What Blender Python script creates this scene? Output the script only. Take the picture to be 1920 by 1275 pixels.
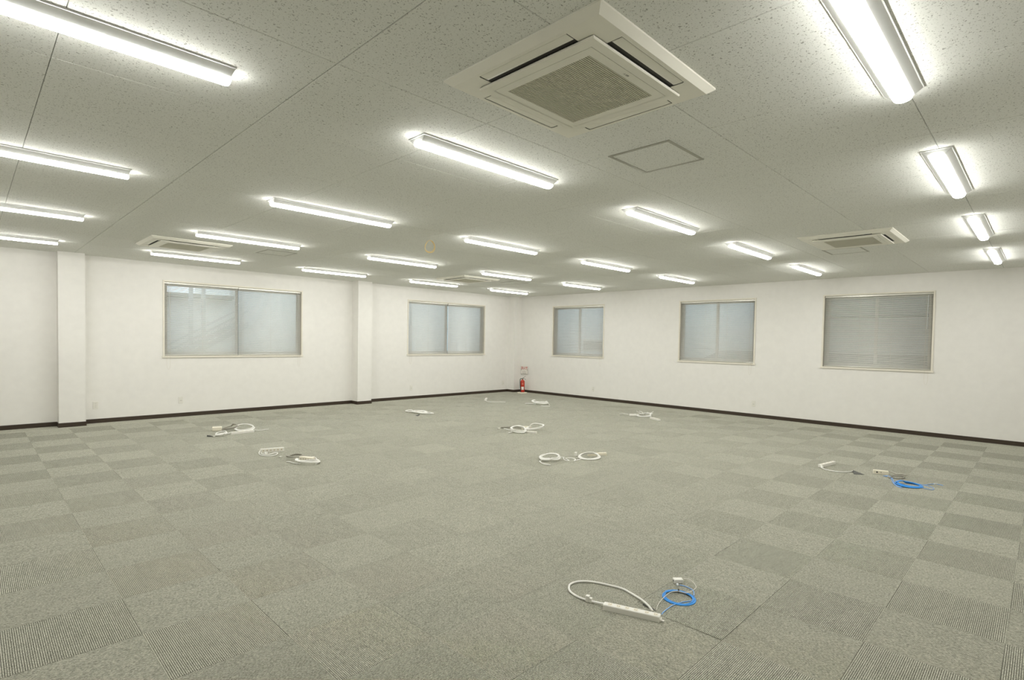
import bpy, math, random
from mathutils import Vector, Matrix
random.seed(7)
for o in list(bpy.data.objects): bpy.data.objects.remove(o)
SC = bpy.context.scene
COL = SC.collection
# ------------------------------------------------------------------ camera, world, exposure
CAM_Z = 1.4588          # eye height above the carpet
CEIL = 2.693            # ceiling height
DEP, WID = 10.9235, 11.1578   # back wall (y) and window wall (x)
X0, Y0 = -1.41, -0.90   # the two walls behind the camera
def set_camera():
    f, yaw, pitch, roll = 1015.13, .7804, -.0295, .0177
    cy, sy, cp, sp = math.cos(yaw), math.sin(yaw), math.cos(pitch), math.sin(pitch)
    fw = Vector((cy*cp, sy*cp, sp)); r = Vector((sy, -cy, 0)); u = r.cross(fw)
    cr, sr = math.cos(roll), math.sin(roll)
    r, u = cr*r + sr*u, -sr*r + cr*u
    m = Matrix((r, u, -fw)).transposed().to_4x4(); m.translation = (0, 0, CAM_Z)
    cam = bpy.data.cameras.new('camera'); cam.sensor_width = 36; cam.lens = f/1920*36
    cam.shift_y = 30.685/1920; cam.clip_start = .02; cam.clip_end = 200
    o = bpy.data.objects.new('camera', cam); COL.objects.link(o); o.matrix_world = m
    SC.camera = o
set_camera()
w = bpy.data.worlds.new('overcast'); SC.world = w; w.use_nodes = True
bg = w.node_tree.nodes['Background']; bg.inputs[0].default_value = (.76, .88, 1, 1); bg.inputs[1].default_value = 2.7
SC.view_settings.view_transform = 'Standard'; SC.view_settings.look = 'None'
SC.view_settings.exposure = 0; SC.view_settings.gamma = 1; SC.view_settings.use_curve_mapping = False
LAMP = 53.0             # radiance of the lit light bars
LAMP_COL = (1, .99, .955)
try:
    SC.cycles.use_denoising = True; SC.cycles.max_bounces = 10; SC.cycles.diffuse_bounces = 5
    SC.cycles.transparent_max_bounces = 12; SC.cycles.caustics_reflective = False; SC.cycles.caustics_refractive = False
except Exception: pass

# ------------------------------------------------------------------ materials
def mat(name, col, rough=.6, metal=0, spec=.3, emit=None, es=0):
    m = bpy.data.materials.new(name); m.use_nodes = True
    b = m.node_tree.nodes['Principled BSDF']
    b.inputs['Base Color'].default_value = (*col, 1); b.inputs['Roughness'].default_value = rough
    b.inputs['Metallic'].default_value = metal; b.inputs['Specular IOR Level'].default_value = spec
    if emit: b.inputs['Emission Color'].default_value = (*emit, 1); b.inputs['Emission Strength'].default_value = es
    # faint mottling so no surface is perfectly flat
    nt = m.node_tree; n = nt.nodes.new('ShaderNodeTexNoise'); n.inputs['Scale'].default_value = 9; n.inputs['Detail'].default_value = 3
    g = nt.nodes.new('ShaderNodeNewGeometry'); nt.links.new(g.outputs['Position'], n.inputs['Vector'])
    mx = nt.nodes.new('ShaderNodeMixRGB'); mx.blend_type = 'MULTIPLY'; mx.inputs[0].default_value = .08
    mx.inputs[1].default_value = (*col, 1); nt.links.new(n.outputs['Fac'], mx.inputs[2]); nt.links.new(mx.outputs[0], b.inputs['Base Color'])
    return m
def wall_mat():
    m = mat('white_wallpaper', (.87, .855, .815), .85, 0, .2); nt = m.node_tree; b = nt.nodes['Principled BSDF']
    g = nt.nodes.new('ShaderNodeNewGeometry'); n = nt.nodes.new('ShaderNodeTexNoise'); n.inputs['Scale'].default_value = 260; n.inputs['Detail'].default_value = 2
    bp_ = nt.nodes.new('ShaderNodeBump'); bp_.inputs['Strength'].default_value = .12; bp_.inputs['Distance'].default_value = .002
    nt.links.new(g.outputs['Position'], n.inputs['Vector']); nt.links.new(n.outputs['Fac'], bp_.inputs['Height']); nt.links.new(bp_.outputs[0], b.inputs['Normal'])
    return m
def ceiling_mat():
    m = bpy.data.materials.new('fissured_mineral_board'); m.use_nodes = True; nt = m.node_tree; N = nt.nodes.new; L = nt.links.new
    b = nt.nodes['Principled BSDF']; b.inputs['Roughness'].default_value = .95; b.inputs['Specular IOR Level'].default_value = .1
    tc = N('ShaderNodeTexCoord'); oi = N('ShaderNodeObjectInfo')
    off = N('ShaderNodeVectorMath'); off.operation = 'MULTIPLY_ADD'; off.inputs[1].default_value = (40, 0, 0)
    cx = N('ShaderNodeCombineXYZ'); L(oi.outputs['Random'], cx.inputs[0]); L(oi.outputs['Random'], cx.inputs[1])
    L(cx.outputs[0], off.inputs[0]); L(tc.outputs['Object'], off.inputs[2])
    dn = N('ShaderNodeTexNoise'); dn.inputs['Scale'].default_value = 38; dn.inputs['Detail'].default_value = 2; L(off.outputs[0], dn.inputs['Vector'])
    ds = N('ShaderNodeVectorMath'); ds.operation = 'MULTIPLY_ADD'; ds.inputs[1].default_value = (.03, .03, 0); L(dn.outputs['Color'], ds.inputs[0]); L(off.outputs[0], ds.inputs[2])
    facs = []
    for sc, st, lo, hi, seed in ((62, (.62, 1, 1), .10, .17, 0), (90, (1, .6, 1), .10, .18, 3.3), (150, (.8, 1, 1), .10, .2, 8.1)):
        mp = N('ShaderNodeMapping'); mp.inputs['Scale'].default_value = st; mp.inputs['Location'].default_value = (seed, seed*.7, 0); mp.inputs['Rotation'].default_value = (0, 0, seed)
        L(ds.outputs[0], mp.inputs['Vector'])
        v = N('ShaderNodeTexVoronoi'); v.voronoi_dimensions = '2D'; v.inputs['Scale'].default_value = sc; L(mp.outputs[0], v.inputs['Vector'])
        sp = N('ShaderNodeSeparateColor'); L(v.outputs['Color'], sp.inputs[0])
        ad = N('ShaderNodeMath'); ad.operation = 'MULTIPLY_ADD'; ad.inputs[1].default_value = .25; ad.inputs[2].default_value = -.04; L(sp.outputs[0], ad.inputs[0])
        su = N('ShaderNodeMath'); su.operation = 'SUBTRACT'; L(ad.outputs[0], su.inputs[0]); L(v.outputs['Distance'], su.inputs[1])
        mr = N('ShaderNodeMapRange'); mr.inputs[1].default_value = 0; mr.inputs[2].default_value = .06; L(su.outputs[0], mr.inputs[0]); facs.append(mr.outputs[0])
    a = facs[0]
    for f2 in facs[1:]:
        mm = N('ShaderNodeMath'); mm.operation = 'MAXIMUM'; L(a, mm.inputs[0]); L(f2, mm.inputs[1]); a = mm.outputs[0]
    mx = N('ShaderNodeMixRGB'); mx.inputs[1].default_value = (.77, .775, .73, 1); mx.inputs[2].default_value = (.40, .40, .36, 1); L(a, mx.inputs[0])
    L(mx.outputs[0], b.inputs['Base Color'])
    bp_ = N('ShaderNodeBump'); bp_.invert = True; bp_.inputs['Strength'].default_value = .35; bp_.inputs['Distance'].default_value = .001; L(a, bp_.inputs['Height']); L(bp_.outputs[0], b.inputs['Normal'])
    return m
def carpet_mat(name, k):
    m = bpy.data.materials.new(name); m.use_nodes = True; nt = m.node_tree; N = nt.nodes.new; L = nt.links.new
    b = nt.nodes['Principled BSDF']; b.inputs['Roughness'].default_value = 1; b.inputs['Specular IOR Level'].default_value = .05
    tc = N('ShaderNodeTexCoord'); oi = N('ShaderNodeObjectInfo')
    off = N('ShaderNodeVectorMath'); off.operation = 'ADD'; mul = N('ShaderNodeMath'); mul.operation = 'MULTIPLY'; mul.inputs[1].default_value = 57
    L(oi.outputs['Random'], mul.inputs[0]); L(tc.outputs['Object'], off.inputs[0]); L(mul.outputs[0], off.inputs[1])
    mp = N('ShaderNodeMapping'); mp.inputs['Scale'].default_value = (1, .30, 1); L(off.outputs[0], mp.inputs['Vector'])
    n1 = N('ShaderNodeTexNoise'); n1.inputs['Scale'].default_value = 330; n1.inputs['Detail'].default_value = 3; n1.inputs['Roughness'].default_value = .7; L(mp.outputs[0], n1.inputs['Vector'])
    n2 = N('ShaderNodeTexNoise'); n2.inputs['Scale'].default_value = 26; n2.inputs['Detail'].default_value = 2; L(mp.outputs[0], n2.inputs['Vector'])
    r = N('ShaderNodeValToRGB'); e = r.color_ramp.elements
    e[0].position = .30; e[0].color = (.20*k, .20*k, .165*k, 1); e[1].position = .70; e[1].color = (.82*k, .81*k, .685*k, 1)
    e2 = r.color_ramp.elements.new(.5); e2.color = (.50*k, .495*k, .41*k, 1)
    ad = N('ShaderNodeMath'); ad.operation = 'MULTIPLY_ADD'; ad.inputs[1].default_value = .08; ad.inputs[2].default_value = -.04; L(n2.outputs['Fac'], ad.inputs[0])
    a2 = N('ShaderNodeMath'); a2.operation = 'ADD'; L(n1.outputs['Fac'], a2.inputs[0]); L(ad.outputs[0], a2.inputs[1]); L(a2.outputs[0], r.inputs[0])
    va = N('ShaderNodeMapRange'); va.inputs[3].default_value = .96; va.inputs[4].default_value = 1.03; L(oi.outputs['Random'], va.inputs[0])
    mx = N('ShaderNodeMixRGB'); mx.blend_type = 'MULTIPLY'; mx.inputs[0].default_value = 1; L(r.outputs[0], mx.inputs[1]); L(va.outputs[0], mx.inputs[2])
    L(mx.outputs[0], b.inputs['Base Color'])
    bp_ = N('ShaderNodeBump'); bp_.inputs['Strength'].default_value = .4; bp_.inputs['Distance'].default_value = .002; L(n1.outputs['Fac'], bp_.inputs['Height']); L(bp_.outputs[0], b.inputs['Normal'])
    return m
def glass_mat():
    m = bpy.data.materials.new('window_glass'); m.use_nodes = True; nt = m.node_tree; N = nt.nodes.new; L = nt.links.new
    nt.nodes.remove(nt.nodes['Principled BSDF']); out = nt.nodes['Material Output']
    t = N('ShaderNodeBsdfTransparent'); t.inputs[0].default_value = (.93, .97, .96, 1); g = N('ShaderNodeBsdfGlossy'); g.inputs['Roughness'].default_value = .02
    fr = N('ShaderNodeFresnel'); fr.inputs[0].default_value = 1.45; mx = N('ShaderNodeMixShader')
    L(fr.outputs[0], mx.inputs[0]); L(t.outputs[0], mx.inputs[1]); L(g.outputs[0], mx.inputs[2]); L(mx.outputs[0], out.inputs[0])
    return m
M = dict(
    wall=wall_mat(), unseen=mat('foreground_dimming_grey', (.62, .61, .57), .7), ceil=ceiling_mat(), carpet=carpet_mat('grey_loop_pile', .85), groove=carpet_mat('dark_groove_yarn', .39), glass=glass_mat(),  # walls behind the camera: assumed grey, picked to darken the foreground
    slab=mat('dark_slab', (.12, .12, .11), .9), base=mat('brown_vinyl_skirting', (.055, .04, .028), .45),
    trim=mat('cream_window_casing', (.84, .80, .70), .45), alu=mat('bronze_grey_aluminium', (.55, .545, .49), .4, .3),
    slat=mat('pale_grey_slat', (.86, .85, .80), .4, 0, .4), rail=mat('beige_blind_rail', (.68, .67, .60), .28, .3, .5),
    cord=mat('cream_cord', (.72, .68, .58), .7), wand=mat('clear_plastic_wand', (.80, .84, .84), .15, 0, .6),
    lamp_body=mat('white_enamel', (.80, .81, .79), .35, 0, .4),
    lamp=mat('lit_diffuser', (.9, .9, .88), .4, 0, .3, LAMP_COL, LAMP),
    ac=mat('ivory_plastic', (.86, .84, .745), .42, 0, .4), ac_dark=mat('dark_air_slot', (.045, .043, .037), .7), grille=mat('ivory_grille', (.70, .68, .565), .5),
    filt=mat('dark_filter', (.085, .082, .066), .9), mark=mat('grey_print', (.13, .125, .095), .6),
    hatch=mat('grey_hatch_frame', (.34, .33, .27), .4, .4),
    white=mat('white_plastic', (.83, .815, .75), .4, 0, .4), cream=mat('cream_plastic', (.84, .79, .65), .45, 0, .4),
    white_cable=mat('white_vinyl_cable', (.87, .86, .81), .45, 0, .4), grey_cable=mat('grey_vinyl_cable', (.36, .345, .29), .55),
    thin_cable=mat('pale_grey_cable', (.74, .72, .66), .5), blue=mat('blue_network_cable', (.035, .30, .80), .4, 0, .4), pale_blue=mat('pale_blue_sleeve', (.26, .47, .84), .4),
    clear=mat('clear_plug', (.72, .76, .78), .2, 0, .6), dark=mat('dark_slot', (.03, .03, .028), .7),
    red=mat('red_enamel', (.52, .035, .015), .28, 0, .5), black=mat('black_rubber', (.02, .02, .02), .5), steel=mat('grey_steel', (.30, .28, .24), .35, .7),
    paper=mat('white_label', (.84, .80, .74), .6), signred=mat('red_print', (.55, .05, .04), .6), yellow=mat('yellow_cable', (.80, .62, .30), .5),
    ext=mat('pale_blue_grey_siding', (.62, .68, .71), .7), ext_white=mat('white_render', (.80, .82, .81), .7), ext_dark=mat('dark_roofing', (.10, .115, .11), .8),
    ext_mid=mat('grey_eave', (.20, .215, .20), .8), galv=mat('galvanised_steel', (.52, .56, .58), .5, .4), ground=mat('asphalt', (.13, .13, .13), .9),
)

# ------------------------------------------------------------------ mesh helpers
class MB:
    def __init__(s): s.v = []; s.f = []
    def face(s, pts):
        i = len(s.v); s.v += [tuple(p) for p in pts]; s.f.append(tuple(range(i, i+len(pts)))); return s
    def box(s, x0, x1, y0, y1, z0, z1, xf=None):
        c = [(x, y, z) for z in (z0, z1) for y in (y0, y1) for x in (x0, x1)]
        if xf: c = [xf(*p) for p in c]
        i = len(s.v); s.v += [tuple(p) for p in c]
        for q in ((0, 2, 3, 1), (4, 5, 7, 6), (0, 1, 5, 4), (2, 6, 7, 3), (0, 4, 6, 2), (1, 3, 7, 5)): s.f.append(tuple(i+k for k in q))
        return s
    def loft(s, rings, cap=True, closed=False):
        n = len(rings[0]); b = len(s.v)
        for r in rings: s.v += [tuple(p) for p in r]
        R = len(rings)
        for k in range(R if closed else R-1):
            a, c = b+k*n, b+((k+1) % R)*n
            for j in range(n): s.f.append((a+j, a+(j+1) % n, c+(j+1) % n, c+j))
        if cap and not closed:
            s.f.append(tuple(b+j for j in reversed(range(n)))); s.f.append(tuple(b+(R-1)*n+j for j in range(n)))
        return s
    def tube(s, pts, r, n=8, closed=False):
        P = [Vector(p) for p in pts]; rings = []; K = len(P); up0 = None
        for i in range(K):
            a = P[i-1] if (i > 0 or closed) else P[i]; c = P[(i+1) % K] if (i < K-1 or closed) else P[i]
            t = (c-a)
            if t.length < 1e-9: t = Vector((1, 0, 0))
            t.normalize()
            if up0 is None: up0 = Vector((0, 0, 1)) if abs(t.z) < .9 else Vector((1, 0, 0))
            sd = t.cross(up0)
            if sd.length < 1e-6: sd = t.orthogonal()
            sd.normalize(); up = sd.cross(t).normalized(); up0 = up
            rings.append([P[i]+r*(math.cos(2*math.pi*j/n)*sd+math.sin(2*math.pi*j/n)*up) for j in range(n)])
        return s.loft(rings, True, closed)
    def lathe(s, prof, c=(0, 0, 0), n=20, axis='z'):
        rings = []
        for rr, h in prof:
            rr = max(rr, 1e-5); ring = []
            for j in range(n):
                a = 2*math.pi*j/n; p = (rr*math.cos(a), rr*math.sin(a), h)
                if axis == 'x': p = (h, p[0], p[1])
                if axis == 'y': p = (p[1], h, p[0])
                ring.append((c[0]+p[0], c[1]+p[1], c[2]+p[2]))
            rings.append(ring)
        return s.loft(rings)
    def mesh(s, name, material, smooth=False):
        me = bpy.data.meshes.new(name); me.from_pydata(s.v, [], s.f); me.update()
        if material: me.materials.append(material)
        if smooth:
            me.polygons.foreach_set('use_smooth', [True]*len(me.polygons))
        return me
    def build(s, name, material, parent=None, smooth=False, loc=(0, 0, 0), rotz=0):
        return add(name, s.mesh(name, material, smooth), parent, loc, rotz)
def add(name, me, parent=None, loc=(0, 0, 0), rotz=0):
    o = bpy.data.objects.new(name, me); COL.objects.link(o)
    if parent: o.parent = parent
    o.location = loc; o.rotation_euler = (0, 0, rotz); return o
def tag(o, label=None, cat=None, group=None, kind=None):
    if label: o['label'] = label
    if cat: o['category'] = cat
    if group: o['group'] = group
    if kind: o['kind'] = kind
    return o
def empty(name, loc=(0, 0, 0), rotz=0, **k):
    o = bpy.data.objects.new(name, None); o.empty_display_size = .1; COL.objects.link(o); o.location = loc; o.rotation_euler = (0, 0, rotz)
    return tag(o, **k)
def copy_tree(o, parent=None):
    c = o.copy(); COL.objects.link(c)
    if parent: c.parent = parent
    for ch in list(o.children): copy_tree(ch, c)
    return c
def spline(pts, sub=6):
    P = [Vector((p[0], p[1], p[2] if len(p) > 2 else .005)) for p in pts]; out = []
    for i in range(len(P)-1):
        p0, p1, p2, p3 = P[max(i-1, 0)], P[i], P[i+1], P[min(i+2, len(P)-1)]
        for k in range(sub):
            t = k/sub; out.append(.5*((2*p1)+(-p0+p2)*t+(2*p0-5*p1+4*p2-p3)*t*t+(-p0+3*p1-3*p2+p3)*t**3))
    out.append(P[-1]); return out
def bevel(o, w, seg=2):
    m = o.modifiers.new('bevel', 'BEVEL'); m.width = w; m.segments = seg; m.limit_method = 'ANGLE'; return o

# ------------------------------------------------------------------ room shell
T = .16
WINS_BACK = [(2.411, 4.886), (7.455, 9.968)]
WINS_RIGHT = [(7.845, 9.525), (4.184, 5.845), (1.337, 2.983)]
WZ0, WZ1 = 1.060, 2.398
def holed(a0, a1, wins, xf):
    b = MB(); cur = a0
    for l, h in sorted(wins):
        b.box(cur, l+.01, 0, T, -.02, CEIL+.05, xf); b.box(l+.01, h-.01, 0, T, -.02, WZ0+.01, xf); b.box(l+.01, h-.01, 0, T, WZ1-.01, CEIL+.05, xf); cur = h-.01
    b.box(cur, a1, 0, T, -.02, CEIL+.05, xf); return b
xb = lambda a, t, z: (a, DEP+t, z)
xr = lambda a, t, z: (WID+t, a, z)
tag(holed(X0-T, WID+T, WINS_BACK, xb).build('wall_back', M['wall']), 'white papered wall with two wide double-blind windows', 'wall', kind='structure')
tag(holed(Y0-T, DEP, WINS_RIGHT, xr).build('wall_right', M['wall']), 'white papered wall with three single-blind windows', 'wall', kind='structure')
tag(MB().box(X0-T, X0, Y0-T, DEP, -.02, CEIL+.05).build('wall_left', M['unseen']), 'plain light-dimming grey partition wall facing the three-window wall', 'wall', kind='structure')  # out of view; its grey is invented to cut bounce light near the camera
tag(MB().box(X0, WID, Y0-T, Y0, -.02, CEIL+.05).build('wall_front', M['unseen']), 'plain light-dimming grey partition wall facing the two-window wall', 'wall', kind='structure')  # also out of view, same assumed grey to dim the near floor
PIL = [(.996, 1.323, 10.712), (6.008, 6.346, 10.668), (10.865, WID, 10.665)]
for (a, b_, y), lb in zip(PIL, ('white pillar projecting from the wall beyond the widest window, away from the extinguisher', 'white pillar between the two wide double-blind windows', 'shallow white corner pillar behind the red fire extinguisher')):
    tag(MB().box(a, b_, y, DEP+.01, -.01, CEIL+.01).build('pillar', M['wall']), lb, 'pillar', kind='structure')

fl = tag(MB().box(X0-T, WID+T, Y0-T, DEP+T, -.12, -.007).build('floor', M['slab']), 'grey ribbed carpet tile floor laid quarter turn', 'floor', kind='structure')
TX, TY, FX, FY = .5036, .4962, .0905, .1035       # tile size and a joint crossing
def rib_tile(sx, sy, along):
    """a loop carpet tile: 62 ribs running along the given axis with grooves between, on a backing"""
    b = MB(); b.g = {}; n = 62; g = .0003
    La, Lb = (sx, sy) if along == 'y' else (sy, sx)     # across, along
    p = (La-2*g)/n; a0 = -La/2+g; l0, l1 = -Lb/2+g, Lb/2-g
    P = (lambda u, v, z: (u, v, z)) if along == 'y' else (lambda u, v, z: (v, -u, z))
    zt, zg = 0, -.0021
    for k in range(n):
        u = a0+k*p; us = [u, u+p*.08, u+p*.58, u+p*.66, u+p]; zs = [zg, zt, zt, zg, zg]
        for j in range(4):
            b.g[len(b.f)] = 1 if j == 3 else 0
            b.face([P(us[j], l0, zs[j]), P(us[j+1], l0, zs[j+1]), P(us[j+1], l1, zs[j+1]), P(us[j], l1, zs[j])])
        for l, fl_ in ((l0, 0), (l1, 1)):
            q = [P(us[0], l, zg), P(us[3], l, zg), P(us[2], l, zt), P(us[1], l, zt)]; b.face(q if not fl_ else q[::-1])
    for (ua, ub, la, lb) in ((a0, -a0, l0, l0), (-a0, -a0, l0, l1), (-a0, a0, l1, l1), (a0, a0, l1, l0)):
        b.face([P(ua, la, -.0069), P(ub, lb, -.0069), P(ub, lb, zg), P(ua, la, zg)])
    return b
TA, TB, TBF = rib_tile(TX, TY, 'y'), rib_tile(TY, TX, 'y'), rib_tile(TX, TY, 'x')
def tile_mesh(b):
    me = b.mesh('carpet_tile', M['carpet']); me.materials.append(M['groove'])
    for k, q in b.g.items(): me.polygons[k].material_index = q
    return me
mA, mB = tile_mesh(TA), tile_mesh(TB)
tiles = []
ix0, iy0 = math.floor((X0-FX)/TX), math.floor((Y0-FY)/TY)
f2 = Vector((.71, .70))
for i in range(ix0, 24):
    for j in range(iy0, 23):
        x0, y0 = FX+i*TX, FY+j*TY; x1, y1 = x0+TX, y0+TY
        if x1 > WID+.2 or y1 > DEP+.2: pass
        cx, cy = (x0+x1)/2, (y0+y1)/2
        if x0 > WID or y0 > DEP: continue
        cut = x0 < X0 or y0 < Y0 or x1 > WID or y1 > DEP
        d = math.hypot(cx, cy); dep = cx*.71+cy*.70
        seen = dep > 1.2 and abs(cx*.70-cy*.71) < dep*1.0+.6
        tiles.append((0 if (seen and not cut) else 1, d, cx, cy, (i+j) % 2, cut, (i, j)))
tiles.sort()
rest = MB(); rest_g = []
LIFT = {}
for n, (bad, d, cx, cy, par, cut, ij) in enumerate(tiles):
    z = random.uniform(-.0004, .0004)
    if n < 296 and not bad:
        o = add('carpet_tile', mA if par == 0 else mB, fl, (cx, cy, z))
        if ij == (5, 2): z += .0015; o.location.z = z
        o.rotation_euler = (random.uniform(-.0012, .0012), random.uniform(-.0012, .0012), random.uniform(-.0016, .0016)+(0 if par == 0 else math.pi/2))
        if ij == (5, 2): o.rotation_euler.y = .009
    else:
        src = TA if par == 0 else TBF; b = len(rest.v)
        hx, hy = min(WID-cx, 9), min(DEP-cy, 9)
        if bad and cut or bad:
            rest.box(max(cx-TX/2, X0)+.0003, min(cx+TX/2, WID)-.0003, max(cy-TY/2, Y0)+.0003, min(cy+TY/2, DEP)-.0003, -.0069, z)
        else:
            rest.v += [(x+cx, y+cy, zz+z) for x, y, zz in src.v]; rest_g += [len(rest.f)+k for k, q in src.g.items() if q]; rest.f += [tuple(b+k for k in f) for f in src.f]
rf = tag(rest.build('carpet_tile_field', M['carpet'], fl), kind='stuff'); rf.data.materials.append(M['groove'])
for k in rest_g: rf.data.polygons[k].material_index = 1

ce = tag(MB().box(X0-T, WID+T, Y0-T, DEP+T, CEIL+.009, CEIL+.12).build('ceiling', M['slab']), 'ceiling of speckled mineral boards with fine joints', 'ceiling', kind='structure')
BX, BY, BOX, BOY = .9115, .9000, .2815, .5225
def board_mesh(x0, x1, y0, y1):
    g, c, t = .0011, .0024, .009; b = MB(); r = []
    for q, z in ((0, t), (0, c), (c, 0)):
        r.append([(x0+g+q, y0+g+q, z), (x0+g+q, y1-g-q, z), (x1-g-q, y1-g-q, z), (x1-g-q, y0+g+q, z)])
    return b.loft(r).mesh('ceiling_board', M['ceil'])
full = board_mesh(-BX/2, BX/2, -BY/2, BY/2)
for i in range(-3, 14):
    for j in range(-3, 13):
        x0, y0 = BOX+i*BX, BOY+j*BY; x1, y1 = x0+BX, y0+BY
        a0, a1, b0, b1 = max(x0, X0), min(x1, WID), max(y0, Y0), min(y1, DEP)
        if a1-a0 < .02 or b1-b0 < .02: continue
        if (a0, a1, b0, b1) == (x0, x1, y0, y1): add('ceiling_board', full, ce, ((x0+x1)/2, (y0+y1)/2, CEIL))
        else:
            cx, cy = (a0+a1)/2, (b0+b1)/2; add('ceiling_board', board_mesh(a0-cx, a1-cx, b0-cy, b1-cy), ce, (cx, cy, CEIL))

# brown skirting
def strip(pts, h=.068, t=.008):
    """a vinyl skirting following the wall line; room side is to the right of the walk"""
    b = MB(); P = [Vector(p) for p in pts]; off = []
    for i in range(len(P)):
        ns = []
        for a, c in ((i-1, i), (i, i+1)):
            if 0 <= a and c < len(P): d = (P[c]-P[a]).normalized(); ns.append(Vector((d.y, -d.x)))
        n = ns[0] if len(ns) == 1 else (ns[0]+ns[1])
        off.append(P[i]+n*t)
    rings = [[(p.x, p.y, 0), (q.x, q.y, 0), (q.x, q.y, h-.004), (q.x*.6+p.x*.4, q.y*.6+p.y*.4, h), (p.x, p.y, h)] for p, q in zip(P, off)]
    return b.loft(rings)
back = [(X0, DEP)]
for a, b_, y in PIL[:2]: back += [(a, DEP), (a, y), (b_, y), (b_, DEP)]
back += [(PIL[2][0], DEP), (PIL[2][0], PIL[2][2]), (WID, PIL[2][2])]
tag(strip(back).build('baseboard_back', M['base']), 'dark brown skirting along the two-window wall and around its pillars', 'skirting', kind='structure')
tag(strip([(WID, PIL[2][2]), (WID, Y0)]).build('baseboard_right', M['base']), 'dark brown skirting along the three-window wall', 'skirting', kind='structure')
tag(strip([(WID, Y0), (X0, Y0)]).build('baseboard_front', M['base']), 'dark brown skirting along the plain wall facing the two-window wall', 'skirting', kind='structure')
tag(strip([(X0, Y0), (X0, DEP)]).build('baseboard_left', M['base']), 'dark brown skirting along the plain wall facing the three-window wall', 'skirting', kind='structure')

# ------------------------------------------------------------------ windows and blinds
def window(n, a0, a1, xf, label):
    """xf(a, t, z): along the wall, depth into the wall, height"""
    e = empty('window_%d' % n, label=label, cat='window', kind='structure')
    b = MB(); cw = .026
    for (p, q, r, s) in ((a0, a0+cw, WZ0, WZ1), (a1-cw, a1, WZ0, WZ1), (a0+cw, a1-cw, WZ1-cw, WZ1)): b.box(p, q, -.012, .15, r, s, xf)
    b.build('casing', M['trim'], e)
    MB().box(a0-.012, a1+.012, -.022, .15, WZ0-.008, WZ0+.022, xf).build('sill', M['trim'], e)
    i0, i1, z0, z1 = a0+cw, a1-cw, WZ0+.022, WZ1-cw
    b = MB()
    for (p, q, r, s) in ((i0, i0+.022, z0, z1), (i1-.022, i1, z0, z1), (i0, i1, z0, z0+.02), (i0, i1, z1-.022, z1)): b.box(p, q, .075, .155, r, s, xf)
    b.build('outer_frame', M['alu'], e)
    mid = (i0+i1)/2; ov = .024
    for k, (p, q, t) in enumerate(((i0+.02, mid+ov, .118), (mid-ov, i1-.02, .086))):
        b = MB(); st = .046
        for (u, v, r, s) in ((p, p+st, z0+.018, z1-.02), (q-st, q, z0+.018, z1-.02), (p+st, q-st, z0+.018, z0+.075), (p+st, q-st, z1-.065, z1-.02)): b.box(u, v, t, t+.026, r, s, xf)
        sash = b.build('sash', M['alu'], e)
        MB().box(p+st-.005, q-st+.005, t+.011, t+.015, z0+.07, z1-.06, xf).build('pane', M['glass'], sash)
    MB().box(mid-.018, mid+.018, .07, .088, (z0+z1)/2-.03, (z0+z1)/2+.03, xf).build('latch', M['alu'], e)
SL_W, SL_P, TILT = .0255, .0213, math.radians(-42)
def slat_mesh(L, xf_axis):
    b = MB(); prof = []
    for k in range(5):
        s = (k/4-.5)*SL_W; cam = .0016*(1-(2*k/4-1)**2)
        # room side edge down: rotate in the (depth, height) plane
        d = s*math.cos(TILT)-cam*math.sin(TILT)*-1; z = -s*math.sin(TILT)+cam*math.cos(TILT)
        prof.append((d, z))
    P = (lambda a, d, z: (a, d, z)) if xf_axis == 'x' else (lambda a, d, z: (d, a, z))
    top = [(d, z+.0003) for d, z in prof]; bot = [(d, z-.0003) for d, z in prof][::-1]; ring = top+bot
    b.loft([[P(-L/2, d, z) for d, z in ring], [P(L/2, d, z) for d, z in ring]])
    return b.mesh('slat', M['slat'], True)
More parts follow.
